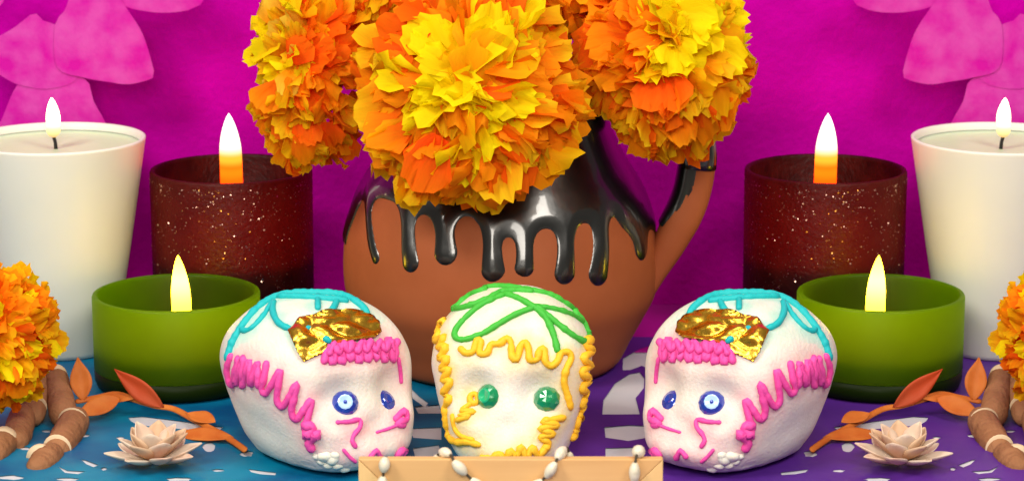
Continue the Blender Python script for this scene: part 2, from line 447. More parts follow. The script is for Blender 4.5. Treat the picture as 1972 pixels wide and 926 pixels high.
# dark red glass with glitter
rx_ = at(445, 324, 139.2); rz = rx_.z; rc = Vector((rx_.x, 139.2, 0)); rr_ = 156/FPX*(rx_-EYE).dot(FW)
rd = empty('red_candle', rc, 'dark red glittering glass candle with a lit flame, left one behind the green candle', 'candle', 'red glitter glass candles')
mb = MB()
mb.lathe([(0.01, .12), (rr_-.4, .12), (rr_-.1, .25), (rr_-.03, .6), (rr_, rz-.15), (rr_-.04, rz-.03), (rr_-.13, rz+.01), (rr_-.22, rz-.03), (rr_-.27, rz-.15), (rr_-.32, 1.2), (rr_-.6, .9), (0.01, .8)], rc, 96)
mb.build('glass', M['red_glass'], rd, rc)
rl = rz-4.7
mb = MB(); mb.lathe([(0.01, .82), (rr_-.62, .92), (rr_-.34, 1.25), (rr_-.33, rl+.04), (rr_-.5, rl), (0.01, rl-.05)], rc, 72)
mb.build('wax', M['red_wax'], rd, rc)
rf = at(445, 345, 137.6); rf.z = rl
mb = MB(); mb.tube([rf, rf+Vector((0, 0, .5)), rf+Vector((.03, 0, .8))], .08, 8); mb.build('wick', M['wick'], rd, rc)
rng = random.Random(3); mb = MB(); mb.recalc = False
for k in range(3200):
    a = rng.uniform(0, 2*math.pi); top = rz-.35
    z = top-(top-.5)*rng.random()**1.7
    if noise.noise(Vector((a*3, z*1.1, 4))) < -.02+.25*rng.random()-.15 and rng.random() < .7: continue
    rad = rr_-.03*(1-z/rz)+.012
    p = Vector((math.cos(a)*rad, math.sin(a)*rad, z)); n_ = Vector((math.cos(a), math.sin(a), 0))
    n_ = (n_+Vector((rng.uniform(-.5, .5), rng.uniform(-.5, .5), rng.uniform(-.5, .5)))).normalized()
    u = n_.orthogonal().normalized(); v = n_.cross(u); s_ = .014+.034*rng.random()**3; ph = rng.random()*6
    mb.add([rc+p+n_*.02+(u*math.cos(ph+q*math.pi/3*1.2)+v*math.sin(ph+q*math.pi/3*1.2))*s_ for q in range(5)], [(0, 1, 2, 3, 4)])
tag(mb.build('glitter', M['glitter'], rd, rc, smooth=False), kind='stuff')
ft = at(445, 218, rf.y); fb = at(445, 352, rf.y)
RED_STOPS = [(0, (1, .02, .001), 16), (.40, (1, .02, .0006), 14), (.53, (1, .03, .0006), 7), (.63, (1, .09, .002), 3), (.70, (1, .30, .02), 2.2), (.79, (1, .8, .6), 2.2), (1, (1, .78, .82), 3)]
flame(rd, rc, rf+Vector((0, 0, .35)), ft.z-rf.z-.35, 0.57, RED_STOPS, 2.2)
mirror(rd, 'dark red glittering glass candle with a lit flame, right one behind the green candle')

# ------------------------------------------------------------------ clay jug
M['clay'] = mat('terracotta', (0.31, 0.078, 0.024), rough=0.66, spec=0.2, col2=(0.36, 0.098, 0.034), nscale=22, bump=0.12, bscale=350)
M['glaze'] = mat('black_glaze', (0.0035, 0.0045, 0.004), rough=0.28, spec=0.7, coat=0.6, bump=0.15, bscale=90, bdist=0.0015)
JY, JX = 135.2, 965
jc = Vector((at(JX, 520, JY).x, JY, 0)); jt = (at(JX, 520, JY)-EYE).dot(FW)
prof_px = [(752, 150), (742, 168), (727, 190), (688, 227), (641, 254), (598, 278), (560, 297), (520, 303), (476, 302), (440, 297), (410, 288), (371, 274), (335, 254), (300, 232), (258, 212), (225, 200), (190, 197), (160, 205)]
JP = []
for y, r in prof_px:
    JP.append((r/FPX*jt, max(at(JX, y, JY).z, 0)))
JP[0] = (JP[0][0], 0.16)
JP = [(p.x, p.y) for p in spline([Vector((r, z, 0)) for r, z in JP], 0.12)]
def jr(z):
    if z <= JP[0][1]: return JP[0][0]
    for (r0, z0), (r1, z1) in zip(JP, JP[1:]):
        if z0 <= z <= z1: return r0+(r1-r0)*(z-z0)/max(1e-6, z1-z0)
    return JP[-1][0]
JTOP = JP[-1][1]
jug = empty('clay_jug', jc, 'round terracotta clay jug with dripping black glaze and one strap handle', 'jug')
mb = MB()
mb.lathe([(0.01, .16)]+JP+[(JP[-1][0]-.2, JTOP+.12), (JP[-1][0]-.5, JTOP), (JP[-1][0]-.75, JTOP-2), (jr(9)-.8, 9), (jr(5)-.8, 5), (3, 1), (0.01, .9)], jc, 128)
mb.build('body', M['clay'], jug, jc)
# glaze: signed distance in the unrolled plane (arc length at radius R0, height)
R0 = 8.0
def unroll(px, py):
    d = ray(px, py).normalized(); t = 100.0; best = None
    while t < 150:
        p = EYE+d*t-jc
        if p.z < JTOP and math.hypot(p.x, p.y) <= jr(p.z): return (math.atan2(p.x, -p.y)*R0, p.z)
        t += .05
    s = 1 if px > JX else -1                       # beyond the outline: the side itself
    return (s*1.5*R0, at(px, py, JY).z)
# drips: x, top y, bottom y, half width at the neck and at the bulb (px)
DR = [(672, 380, 478, 6, 7), (724, 340, 508, 11, 12), (791, 380, 524, 17, 19), (859, 390, 509, 20, 24), (948, 400, 542, 18, 21), (1011, 400, 532, 15, 17),
      (1087, 400, 547, 18, 21), (1152, 390, 550, 20, 23), (1202, 390, 435, 15, 17), (1254, 390, 490, 24, 26)]
drips = []
for x, y0, y1, ra, rb in DR:
    cm = 134.0/FPX
    a0, z0 = unroll(x, y0); a1, z1 = unroll(x, y1-rb)
    if x < 700: a0, a1 = -1.30*R0, -1.38*R0
    if x > 1240: a0, a1 = 1.06*R0, 1.08*R0
    drips.append((a0, z0, a1, z1, ra*cm, rb*cm))
rng = random.Random(5); a = 1.45*R0
while a < (2*math.pi-1.5)*R0:
    drips.append((a, JTOP*.7, a+rng.uniform(-.2, .2), rng.uniform(6.3, 8.3), .4, .55)); a += rng.uniform(1.5, 2.1)
EDGE = [(-1.4*R0, 11.0), (unroll(700, 372)[0], unroll(715, 372)[1]), (unroll(761, 386)[0], unroll(761, 388)[1]), (unroll(832, 400)[0], unroll(832, 410)[1]), (unroll(897, 410)[0], unroll(897, 414)[1]),
        (unroll(982, 436)[0], unroll(982, 440)[1]), (unroll(1045, 432)[0], unroll(1045, 436)[1]), (unroll(1117, 420)[0], unroll(1117, 424)[1]), (unroll(1170, 404)[0], unroll(1170, 404)[1]), (unroll(1222, 414)[0], unroll(1222, 416)[1]), (1.12*R0, at(JX, 432, JY).z), (1.35*R0, at(JX, 424, JY).z), (1.7*R0, at(JX, 420, JY).z)]
def edge_z(a):
    if a <= EDGE[0][0]: return EDGE[0][1]
    for (a0, z0), (a1, z1) in zip(EDGE, EDGE[1:]):
        if a0 <= a <= a1:
            t = (a-a0)/(a1-a0); t = t*t*(3-2*t); return z0+(z1-z0)*t
    return EDGE[-1][1]
def smin(a, b, k):
    h = max(k-abs(a-b), 0)/k; return min(a, b)-h*h*k*.25
def gsdf(a, z):
    d = (edge_z(a)-z)
    for a0, z0, a1, z1, ra, rb in drips:
        if abs(a-a0) > 3 and abs(a-a1) > 3: continue
        dx, dz = a1-a0, z1-z0; L2 = dx*dx+dz*dz
        h = max(0, min(1, ((a-a0)*dx+(z-z0)*dz)/L2))
        rad = ra+(rb-ra)*max(0, (h-.55)/.45)**1.5
        d = smin(d, math.hypot(a-a0-dx*h, z-z0-dz*h)-rad, 1.1)
    return d
def glaze_pt(a, z):
    d = gsdf(a, z); th = .13*math.sqrt(max(0, min(1, -d/.42))) if d < 0 else -.0
    th *= 1-.35*max(0, min(1, (z-11)/3))
    r = jr(z); f = a/R0
    dr = (jr(z+.05)-jr(z-.05))/.1; nl = math.hypot(1, dr)
    rr = r+.004+th/nl; zz = z-th*dr/nl
    return jc+Vector((math.sin(f)*rr, -math.cos(f)*rr, zz))
NA = 760; zs = [5.2+(JTOP-.02-5.2)*(j/150) for j in range(151)]
grid = {}; mb = MB(); keep = []
AS = [(-math.pi+2*math.pi*i/NA)*R0 for i in range(NA)]
D = [[gsdf(a if a > -1.5*R0 else a+2*math.pi*R0, z) for a in AS] for z in zs]
pt = []
def wrap(a): return a if a > -1.5*R0 else a+2*math.pi*R0
used = {}
def vid(i, j):
    i %= NA
    if (i, j) in used: return used[(i, j)]
    a, z = wrap(AS[i]), zs[j]; d = D[j][i]
    if d > 0:
        for _ in range(3):
            e = .01; ga = (gsdf(a+e, z)-gsdf(a-e, z))/(2*e); gz_ = (gsdf(a, z+e)-gsdf(a, z-e))/(2*e); g = max(.2, ga*ga+gz_*gz_)
            a -= d*ga/g; z -= d*gz_/g; d = gsdf(a, z)
    used[(i, j)] = len(mb.v); mb.v.append(glaze_pt(a, min(z, JTOP-.02))); return used[(i, j)]
for j in range(150):
    for i in range(NA):
        c4 = [(i, j), (i+1, j), (i+1, j+1), (i, j+1)]
        if sum(D[q[1]][q[0] % NA] < 0 for q in c4) >= 2: mb.f.append(tuple(vid(*q) for q in c4))
mb.build('glaze', M['glaze'], jug, jc)
# strap handle on the right
hp = [(1180, 205), (1235, 190), (1295, 205), (1332, 245), (1343, 290), (1339, 340), (1327, 388), (1307, 432), (1286, 474), (1258, 525), (1236, 570), (1214, 615)]
hpts = spline([at(x, y, JY-1.2) for x, y in hp], .25)
def strap(pts, w, th, lo, hi, grow=0.0):
    mb = MB(); n = len(pts); k = 20; vs = []; fs = []; idx = [i for i in range(n) if lo <= i/(n-1) <= hi]
    for i in idx:
        p = pts[i]; tg = (pts[min(i+1, n-1)]-pts[max(i-1, 0)]).normalized()
        side = Vector((0, 1, 0)); nn = tg.cross(side).normalized(); side = nn.cross(tg)
        ta = 1-.62*max(0, (i/(n-1)-.62)/.38)
        for q in range(k):
            a = 2*math.pi*q/k; ca, sa = math.cos(a), math.sin(a)
            vs.append(p+nn*(math.copysign(abs(ca)**.8, ca)*(th*ta+grow))+side*(math.copysign(abs(sa)**.7, sa)*(w*ta+grow)))
    for i in range(len(idx)-1):
        for q in range(k): l = (q+1) % k; fs.append((i*k+q, i*k+l, (i+1)*k+l, (i+1)*k+q))
    fs.append(tuple(range(k))); fs.append(tuple((len(idx)-1)*k+q for q in range(k)))
    mb.add(vs, fs); return mb
handle = strap(hpts, 1.15, .92, 0, 1).build('handle', M['clay'], jug, jc)
strap(hpts, 1.15, .92, 0.0, .42, .05).build('handle_glaze', M['glaze'], handle, jc)
# glaze that ran down the inner face of the handle
mb = MB(); n = len(hpts); idx = [i for i in range(n) if .41 <= i/(n-1) <= .66]; vs = []; fs = []; kq = 9
for i in idx:
    p = hpts[i]; tg = (hpts[min(i+1, n-1)]-hpts[max(i-1, 0)]).normalized(); side = Vector((0, 1, 0)); nn = tg.cross(side).normalized()
    if nn.x > 0: nn = -nn
    wob = .22*noise.noise(Vector((i*.21, 0, 7)))
    for q in range(kq):
        hw_ = 92-58*max(0, (i/(n-1)-.46)/.20)**1.2; a = R(-hw_-14*wob)+R(2*hw_)*q/(kq-1); ca, sa = math.cos(a), math.sin(a)
        gr_ = .05 if 0 < q < kq-1 else -.01
        vs.append(p+nn*(abs(ca)**.8*(.92+gr_)+(.0))+side*(math.copysign(abs(sa)**.7, sa)*(1.15+gr_)))
for i in range(len(idx)-1):
    for q in range(kq-1): fs.append((i*kq+q, i*kq+q+1, (i+1)*kq+q+1, (i+1)*kq+q))
mb.add(vs, fs); mb.build('handle_glaze', M['glaze'], handle, jc)

# ------------------------------------------------------------------ paper marigolds
PM = {'yellow': petal_mat('yellow_crepe', (0.93, 0.64, 0.0005), (0.94, 0.80, 0.001), .5),
      'gold': petal_mat('gold_crepe', (0.93, 0.28, 0.0005), (0.93, 0.54, 0.001), .5),
      'orange': petal_mat('orange_crepe', (0.93, 0.17, 0.0005), (0.93, 0.32, 0.001), .5),
      'deep': petal_mat('deep_orange_crepe', (0.93, 0.09, 0.0005), (0.93, 0.18, 0.0008), .5),
      'tip': petal_mat('yellow_tipped_crepe', (0.93, 0.18, 0.0005), (0.93, 0.58, 0.006), .5),
      'pale': petal_mat('pale_crepe', (0.92, 0.36, 0.001), (0.90, 0.66, 0.05), .5)}
M['core'] = mat('flower_core', (0.55, 0.06, 0.002), rough=0.9)
M['stem'] = mat('green_stem', (0.03, 0.07, 0.01), rough=0.7)
def petal_mesh(mt, seed):
    """crepe strip: narrow foot, wide ragged tip, cupped and ruffled; unit length along +y, face +z"""
    rg = random.Random(seed); nu, nv = 8, 3
    me = bpy.data.meshes.new('petal'); vs = []; fs = []; uv = []
    w = rg.uniform(.42, .60); cup = rg.uniform(-.1, .35); curl = rg.uniform(-.25, .65); ph = rg.uniform(0, 6); fr = rg.uniform(5, 11); am = rg.uniform(.08, .17)
    teeth = [rg.uniform(.02, .10)*(1 if k % 2 else -.6) for k in range(nu+1)]
    skew = rg.uniform(-.15, .15)
    for j in range(nv+1):
        v = j/nv; hw = w*(.32+.68*math.sin(min(1, v*1.25)*math.pi/2)**1.1)*(1-.16*max(0, v-.8)/.2)
        for i in range(nu+1):
            u = -1+2*i/nu
            y = v*(1-.30*u*u*v)+(teeth[i]*.9 if j == nv else 0)
            x = u*hw+skew*v*v
            z = cup*(u*u)*hw*.7-curl*v*v*.5+am*math.sin(u*fr+ph+v*2)*v+.04*rg.uniform(-1, 1)*v
            vs.append((x*S, y*S, z*S)); uv.append((i/nu, v))
    for j in range(nv):
        for i in range(nu):
            a = j*(nu+1)+i; fs.append((a, a+1, a+nu+2, a+nu+1))
    me.from_pydata(vs, [], fs); ul = me.uv_layers.new(name='UVMap')
    for lp in me.loops: ul.data[lp.index].uv = uv[lp.vertex_index]
    for p in me.polygons: p.use_smooth = True
    me.materials.append(mt); return me
PET = {k: [petal_mesh(m, 17*i+n) for i in range(7)] for n, (k, m) in enumerate(PM.items())}
GOLD = math.pi*(3-math.sqrt(5))
def marigold(label, c, axis, rad, n, pick, seed, petal=1.0, stem_to=None, tmax=118, lean=.6, group='orange paper marigolds'):
    """rad: half sizes across, up, and along the axis"""
    rg = random.Random(seed); c = Vector(c); root = empty('marigold', c, label, 'flower', group)
    ax = Vector(axis).normalized(); ux = Vector((0, 0, 1)).cross(ax).normalized()
    if ux.x < 0: ux = -ux
    uy = ax.cross(ux)
    if uy.z < 0: uy = -uy
    mb = MB(); mb.ball((0, 0, 0), (1, 1, 1), 16, 10); mb.v = [ux*v.x*rad[0]*.52+uy*v.y*rad[1]*.52+ax*v.z*rad[2]*.5 for v in mb.v]
    mb.build('core', M['core'], root)
    if stem_to is not None:
        mb = MB(); e = Vector(stem_to)-c
        mb.tube(spline([Vector((0, 0, 0)), e*.5+Vector((0, .8, .3)), e], .5), .25, 8); mb.build('stem', M['stem'], root)
    me_len = (rad[0]+rad[1])/2
    for i in range(n):
        u = (i+.5)/n; ct = 1-u*(1-math.cos(R(tmax))); th = math.acos(ct)+rg.gauss(0, .05); az = i*GOLD+rg.gauss(0, .15)
        st = math.sin(th)
        d = ux*(st*math.cos(az)*rad[0])+uy*(st*math.sin(az)*rad[1])+ax*(math.cos(th)*rad[2])
        dn = d.normalized()
        et = (ux*(math.cos(th)*math.cos(az))+uy*(math.cos(th)*math.sin(az))-ax*st)
        a = (dn+et*(lean*rg.uniform(.5, 1.35))+Vector([max(-.4, min(.4, rg.gauss(0, .22))) for _ in range(3)])).normalized()
        L = me_len*.52*rg.uniform(.72, 1.2)*petal
        pos = d*rg.uniform(.86, 1.08)*(1+.10*nz(dn, seed*1.7, 2.0))-a*L*rg.uniform(.82, .95)
        nn = (dn-a*dn.dot(a))
        if nn.length < 1e-3: nn = a.orthogonal()
        nn.normalize(); nn = Quaternion(a, rg.gauss(0, .55)) @ nn
        xx = a.cross(nn); mx = Matrix((xx, a, nn)).transposed()
        kind = pick(th, az, dn, rg)
        o = bpy.data.objects.new('petal', rg.choice(PET[kind])); C.objects.link(o); o.parent = root
        o.location = pos*S; o.rotation_euler = mx.to_euler()
        s = L; o.scale = (s*rg.uniform(.85, 1.15), s, s)
    return root
def nz(dn, k, f=2.2): return noise.noise(dn*f+Vector((k, k*.7, -k)))
def pick_mid(th, az, dn, rg):
    q = nz(dn, 3.1, 2.4)
    if th < .74+.9*q: return 'yellow' if rg.random() < .93 else 'gold'
    if th < 1.15+.2*q: return rg.choice(['orange', 'orange', 'orange', 'deep', 'tip'])
    return rg.choice(['tip', 'tip', 'tip', 'orange', 'orange', 'orange', 'gold', 'deep'])
def pick_left(th, az, dn, rg):
    q = nz(dn, 8.3, 2.2)
    if dn.x < -.02+.5*q and dn.z > -.5: return rg.choice(['yellow', 'yellow', 'gold', 'pale', 'tip'])
    if dn.z < -.4: return rg.choice(['orange', 'gold', 'orange', 'tip', 'deep'])
    return rg.choice(['orange', 'orange', 'deep', 'deep', 'tip', 'gold'])
def pick_right(th, az, dn, rg):
    q = nz(dn, 5.7, 2.2)
    if dn.z > -.12-.3*q and dn.x > -.28+.35*q: return rg.choice(['yellow', 'yellow', 'yellow', 'gold'])
    if dn.x < -.2 and dn.z > -.4: return rg.choice(['orange', 'deep', 'orange'])
    if th > 1.2: return rg.choice(['orange', 'tip', 'tip', 'orange', 'orange', 'deep'])
    return rg.choice(['orange', 'gold', 'orange', 'deep', 'tip'])
def pick_top(th, az, dn, rg): return rg.choice(['orange', 'orange', 'gold', 'deep', 'tip', 'tip'])
def pick_side(th, az, dn, rg): return rg.choice(['orange', 'orange', 'deep', 'gold', 'gold', 'tip', 'yellow'])
neck = jc+Vector((0, -1, JTOP-1.5))
marigold('largest paper marigold with a bright yellow heart, drooping over the front of the jug', at(900, 182, 126.8), (0, -.92, .38), (5.2, 5.2, 3.6), 298, pick_mid, 11, .92, neck)
marigold('paper marigold, half yellow and half orange, hanging over the left red candle', at(606, 118, 131.5), (-.25, -.93, .2), (3.05, 5.3, 3.0), 250, pick_left, 27, .70, neck)
marigold('paper marigold with a yellow top and orange underside, above the jug handle', at(1276, 112, 130.6), (.12, -.80, .6), (4.0, 4.9, 3.9), 280, pick_right, 13, .90, neck)
marigold('orange paper marigold behind the largest one, cut by the top edge toward the jug handle', at(1020, -45, 133.5), (0, -.9, .4), (3.9, 3.6, 3.0), 170, pick_top, 14, .95, neck)
marigold('orange paper marigold behind the largest one, cut by the top edge toward the left candles', at(772, -60, 132.5), (-.1, -.9, .4), (3.3, 3.3, 3.0), 160, pick_top, 15, .95, neck)
sm_c = at(-12, 645, 121.5)
sm = marigold('bright orange paper marigold resting on the brown sticks at the left edge', (sm_c.x, sm_c.y, sm_c.z), (.1, -.85, .5), (3.0, 3.4, 2.8), 260, pick_side, 16, .72, None)
mirror(sm, 'bright orange paper marigold resting on the brown sticks at the right edge')

# ------------------------------------------------------------------ sugar skulls
M['sugar'] = mat('white_sugar', (0.74, 0.69, 0.60), rough=0.5, spec=0.35, sss=0.35, ssr=(1, .65, .45), ssscale=0.005, col2=(0.79, 0.75, 0.67), nscale=45, bump=0.5, bscale=650, bdist=0.0008)
_n = M['sugar'].node_tree; _b = _n.nodes['Principled BSDF']; _a = _n.nodes.new('ShaderNodeVertexColor'); _a.layer_name = 'stain'
_m = _n.nodes.new('ShaderNodeMix'); _m.data_type = 'RGBA'; _m.blend_type = 'MULTIPLY'; _m.inputs['Factor'].default_value = 1
_n.links.new(_b.inputs['Base Color'].links[0].from_socket, _m.inputs['A']); _n.links.new(_a.outputs['Color'], _m.inputs['B']); _n.links.new(_m.outputs['Result'], _b.inputs['Base Color'])
M['sugar_lump'] = mat('sugar_lump', (0.82, 0.76, 0.62), rough=0.5, spec=0.35, sss=0.35, ssr=(1, .65, .45), ssscale=0.005, bump=0.3, bscale=420, bdist=0.0008)
def icing(name, col): return mat(name, col, rough=0.55, spec=0.3, sss=0.15, ssr=(1, .5, .5), ssscale=0.002, bump=0.5, bscale=420, bdist=0.0009)
M['teal_icing'] = icing('teal_icing', (0.008, 0.42, 0.44))
M['pink_icing'] = icing('pink_icing', (0.80, 0.075, 0.35))
M['green_icing'] = icing('green_icing', (0.05, 0.42, 0.04))
M['yellow_icing'] = icing('yellow_icing', (0.86, 0.47, 0.018))
M['gold_foil'] = mat('gold_foil', (0.83, 0.47, 0.05), rough=0.27, metal=1.0, bump=0.25, bscale=130, bdist=0.002)
M['blue_gem'] = mat('blue_gem', (0.015, 0.05, 0.42), rough=0.12, metal=0.3, spec=0.8, coat=1)
M['blue_pale'] = mat('pale_blue_gem', (0.42, 0.64, 0.95), rough=0.25, metal=0.0, coat=1)
M['green_gem'] = mat('green_gem', (0.002, 0.24, 0.085), rough=0.10, metal=0.1, spec=0.8, coat=1)
SEC = [(0.12, 2.3, 3.7, 2.3), (.35, 2.6, 4.15, 2.9), (1.0, 2.95, 4.5, 3.5), (2.0, 3.25, 4.3, 4.1), (3.2, 3.58, 3.8, 4.6), (4.4, 3.76, 3.4, 4.75), (5.4, 3.5, 2.95, 4.35), (6.2, 2.9, 2.35, 3.6), (6.8, 2.15, 1.75, 2.7), (7.15, 1.35, 1.1, 1.65), (7.3, .02, .02, .02)]
def skull_surface(width, length, height, yaw, c):
    cr, sr = math.cos(yaw), math.sin(yaw)
    secs = spline([Vector((z, w, f)) for z, w, f, b in SEC], .1); back = spline([Vector((z, b, 0)) for z, w, f, b in SEC], .1)
    def bk(z):
        for p, q in zip(back, back[1:]):
            if p.x <= z <= q.x+1e-6: return p.y+(q.y-p.y)*(z-p.x)/max(1e-6, q.x-p.x)
        return back[-1].y
    n = 110; vs = []; fs = []
    for s_ in secs:
        z, w, f = s_; b = bk(z)
        for k in range(n):
            a = 2*math.pi*k/n; ca, sa = math.cos(a), math.sin(a)     # ca>0: front
            e = 2/2.9 if ca > 0 else 2/2.15
            x = math.copysign(abs(sa)**e, sa)*max(w, .0); y = math.copysign(abs(ca)**e, ca)*(f if ca > 0 else b)
            if ca > 0:                                               # hollows and cheeks on the face
                fr_ = max(0, ca)**.6
                for ex in (-1.42, 1.42): y -= fr_*.52*math.exp(-((x-ex)**2/.75+(z-3.55)**2/.62))
                y -= fr_*.30*math.exp(-(x**2/.20+(z-2.2)**2/.25))
                y += fr_*.28*math.exp(-(x**2/.5+(z-3.5)**2/.9))
                y += fr_*.30*math.exp(-(x**2/3.0+(z-1.0)**2/.5))
                for ex in (-1.9, 1.9): y += fr_*.22*math.exp(-((x-ex)**2/.7+(z-2.2)**2/.4))
                y += fr_*.26*math.exp(-(x**2/5.0+(z-4.75)**2/.35))
            x, y, zz = x*width, y*length, z*height
            g = .05*noise.noise(Vector((x*.9, y*.9, zz*.9)))+(.06*noise.noise(Vector((x*2.5, y*2.5, zz*2.5))) if z < .6 else 0)
            x *= 1+g*.3; y *= 1+g*.3
            # face looks toward (sin yaw, -cos yaw)
            vs.append(Vector((c.x+x*cr+y*sr, c.y+x*sr-y*cr, c.z+zz)))
    m = len(secs)
    for i in range(m-1):
        for k in range(n): l = (k+1) % n; fs.append((i*n+k, i*n+l, (i+1)*n+l, (i+1)*n+k))
    fs.append(tuple(range(n)))
    return vs, fs
class Skull:
    def __init__(s, label, px, Y, width, length, height, yaw, group):
        c = at(px, 780, Y); s.c = Vector((c.x, Y, 0.1)); s.root = empty('sugar_skull', s.c, label, 'sugar skull', group)
        vs, fs = skull_surface(width, length, height, yaw, s.c)
        mb = MB(); mb.add(vs, fs); s.head = mb.build('head', M['sugar'], s.root, s.c); s.marks = []
        s.bvh = BVHTree.FromPolygons(vs, fs); s.mid = Vector((s.c.x, s.c.y, 3.8)); s.mp = proj(s.mid)
    def hit(s, px, py, lift=0.0):
        x, y = px, py
        for _ in range(60):
            p, n, i, d = s.bvh.ray_cast(EYE, ray(x, y).normalized())
            if p is not None:
                if n.dot(ray(x, y)) > 0: n = -n
                return p+n*lift, n
            x += (s.mp[0]-x)*.02; y += (s.mp[1]-y)*.02
        raise RuntimeError('no hit %g %g' % (px, py))
    def stroke(s, name, mt, pts, r, closed=False, jit=.16, lift=.22, step=.09):
        q = spline([Vector((x, y, 0)) for x, y in pts], 4.0, closed)
        rg = random.Random(int(pts[0][0]*7+pts[0][1])); P3 = []; r *= 1.08
        for p in q:
            h, n = s.hit(p.x, p.y); P3.append(h+n*r*lift)
        out = [P3[0]]
        for p in P3[1:]:
            if (p-out[-1]).length > step*.5: out.append(p)
        if closed: out.append(out[0])
        s.marks += [(p, mt.name) for p in out]
        rs = [r*(1+jit*noise.noise(Vector((i*.35, pts[0][0], pts[0][1])))*2.4+.14*noise.noise(Vector((i*.9, pts[0][1], 4)))) for i in range(len(out))]
        if len(out) < 2:
            mb = MB(); mb.ball(out[0], r, 10, 8)
        else:
            mb = MB(); mb.tube(out, rs, 10)
        return mb.build(name, mt, s.root, s.c)
    def stain(s):
        """icing colour that bled into the damp sugar beside each stroke"""
        tint = {'teal_icing': (.50, .90, .86), 'pink_icing': (1.0, .60, .68), 'yellow_icing': (1.0, .84, .42), 'green_icing': (.80, .97, .68)}
        kd = kdtree.KDTree(len(s.marks))
        for i, (p, n) in enumerate(s.marks): kd.insert(p, i)
        kd.balance(); me = s.head.data; at_ = me.color_attributes.new('stain', 'FLOAT_COLOR', 'POINT')
        for v in me.vertices:
            w = v.co/S+s.c; q, i, d = kd.find(w); k = math.exp(-(max(0, d-.14)/(.9 if s.marks[i][1] == 'teal_icing' else .55))**1.3)*(.75+.5*noise.noise(w*1.6)); t = tint[s.marks[i][1]]
            at_.data[v.index].color = (*[1+(c-1)*max(0, min(1, k)) for c in t], 1)
    def gem(s, mt, mt2, px, py, r, n=8, h=.38, sink=.06, dot=False, oval=1.0):
        p, nn = s.hit(px, py); p = p-nn*sink
        u = Vector((0, 0, 1)); u = (u-nn*u.dot(nn)).normalized(); v = nn.cross(u)
        def ring(rad, z, ph=0): return [p+u*(rad*math.cos(2*math.pi*(k+ph)/n))+v*(rad*oval*math.sin(2*math.pi*(k+ph)/n))+nn*z for k in range(n)]
        mb = MB(); vs = ring(r, 0)+ring(r, h*.3)+ring(r*.82, h*.7, .5)+ring(r*.56, h)
        fs = [tuple(range(n))]
        for k in range(n):
            l = (k+1) % n
            fs += [(k, l, n+l, n+k), (n+k, n+l, 2*n+k), (n+l, 2*n+l, 2*n+k), (2*n+k, 2*n+l, 3*n+l), (2*n+k, 3*n+l, 3*n+k)]
        mb.add(vs, fs)
        g = mb.build('eye_gem', mt, s.root, s.c, smooth=False)
        mb = MB(); q = ring(r*.56, h+.004)+ring(r*.46, h+.03)+[p+nn*(h-.05)]
        mb.add(q, [(k, (k+1) % n, n+(k+1) % n, n+k) for k in range(n)]+[(n+k, n+(k+1) % n, 2*n) for k in range(n)])
        mb.build('gem_table', mt2, g, s.c, smooth=False)
        if dot: mb = MB(); mb.ball(p+nn*(h-.01), r*.15, 10, 8); mb.build('gem_centre', mt, g, s.c)
        return g

GS = 'decorated white sugar skulls'
sk = Skull('white sugar skull with blue eyes and gold foil, turned right, on the blue paper', 612, 119.5, 1.05, 1.02, .985, R(40), GS)
teal, pink, yel, grn = M['teal_icing'], M['pink_icing'], M['yellow_icing'], M['green_icing']
sk.stroke('teal_icing', teal, [(440, 690), (449, 660), (470, 625), (500, 592), (540, 570), (600, 565), (660, 570), (695, 590), (706, 606)], .17)
sk.stroke('teal_icing', teal, [(524, 584), (505, 612), (485, 632), (470, 637), (467, 628), (485, 603), (515, 578)], .12)
sk.stroke('teal_icing', teal, [(527, 582), (526, 600), (535, 620), (552, 631), (575, 636), (594, 633)], .14)
sk.stroke('teal_icing', teal, [(612, 570), (612, 594)], .13)
sk.stroke('teal_icing', teal, [(650, 576), (644, 590), (636, 602)], .14)
sk.stroke('teal_icing', teal, [(540, 572), (600, 574), (665, 580)], .16)
# pink frill along the temple
sk.stroke('pink_icing', pink, [(446, 686), (439, 712), (448, 740), (460, 690), (456, 738), (470, 690), (468, 742), (482, 696), (484, 740), (497, 700), (499, 742)], .155, jit=.25)
sk.stroke('pink_icing', pink, [(514, 700), (510, 725), (505, 748), (512, 756), (524, 740), (540, 714), (537, 740), (534, 768), (543, 782), (555, 768), (571, 738), (567, 765), (562, 790), (570, 808), (583, 792), (599, 770), (594, 800), (586, 824)], .15)
sk.stroke('pink_icing', pink, [(588, 818), (604, 824), (592, 838), (610, 834), (596, 850), (600, 862)], .20, jit=.3)
# pink ruffle over the forehead
sk.stroke('pink_icing', pink, [(624+i*8.2, (664 if i % 2 else 697)-i*.55+(4 if i % 3 else -2)) for i in range(18)], .17, jit=.3)
sk.stroke('pink_icing', pink, [(632+i*8.6, (668 if i % 2 else 684)-i*.5) for i in range(15)], .15, jit=.35, lift=1.4)
sk.stroke('pink_icing', pink, [(766, 690), (770, 712), (772, 735)], .09)
sk.stroke('pink_icing', pink, [(762, 806), (776, 793), (784, 806), (772, 812), (764, 816), (776, 818)], .15, jit=.3)
sk.stroke('pink_icing', pink, [(726, 832), (745, 826), (766, 818)], .07)
sk.stroke('pink_icing', pink, [(650, 813), (672, 812), (692, 808), (693, 822), (682, 836), (678, 848), (684, 859)], .10)
sk.stroke('pink_icing', pink, [(662, 866), (672, 878), (684, 888)], .08)
sk.stroke('pink_icing', pink, [(714, 878), (724, 868), (732, 880)], .13, jit=.3)
sk.stroke('pink_icing', pink, [(764, 874), (774, 866), (784, 870), (778, 880), (770, 880)], .16, jit=.3)
sk.gem(M['blue_gem'], M['blue_pale'], 664, 776, .60, n=12, dot=True)
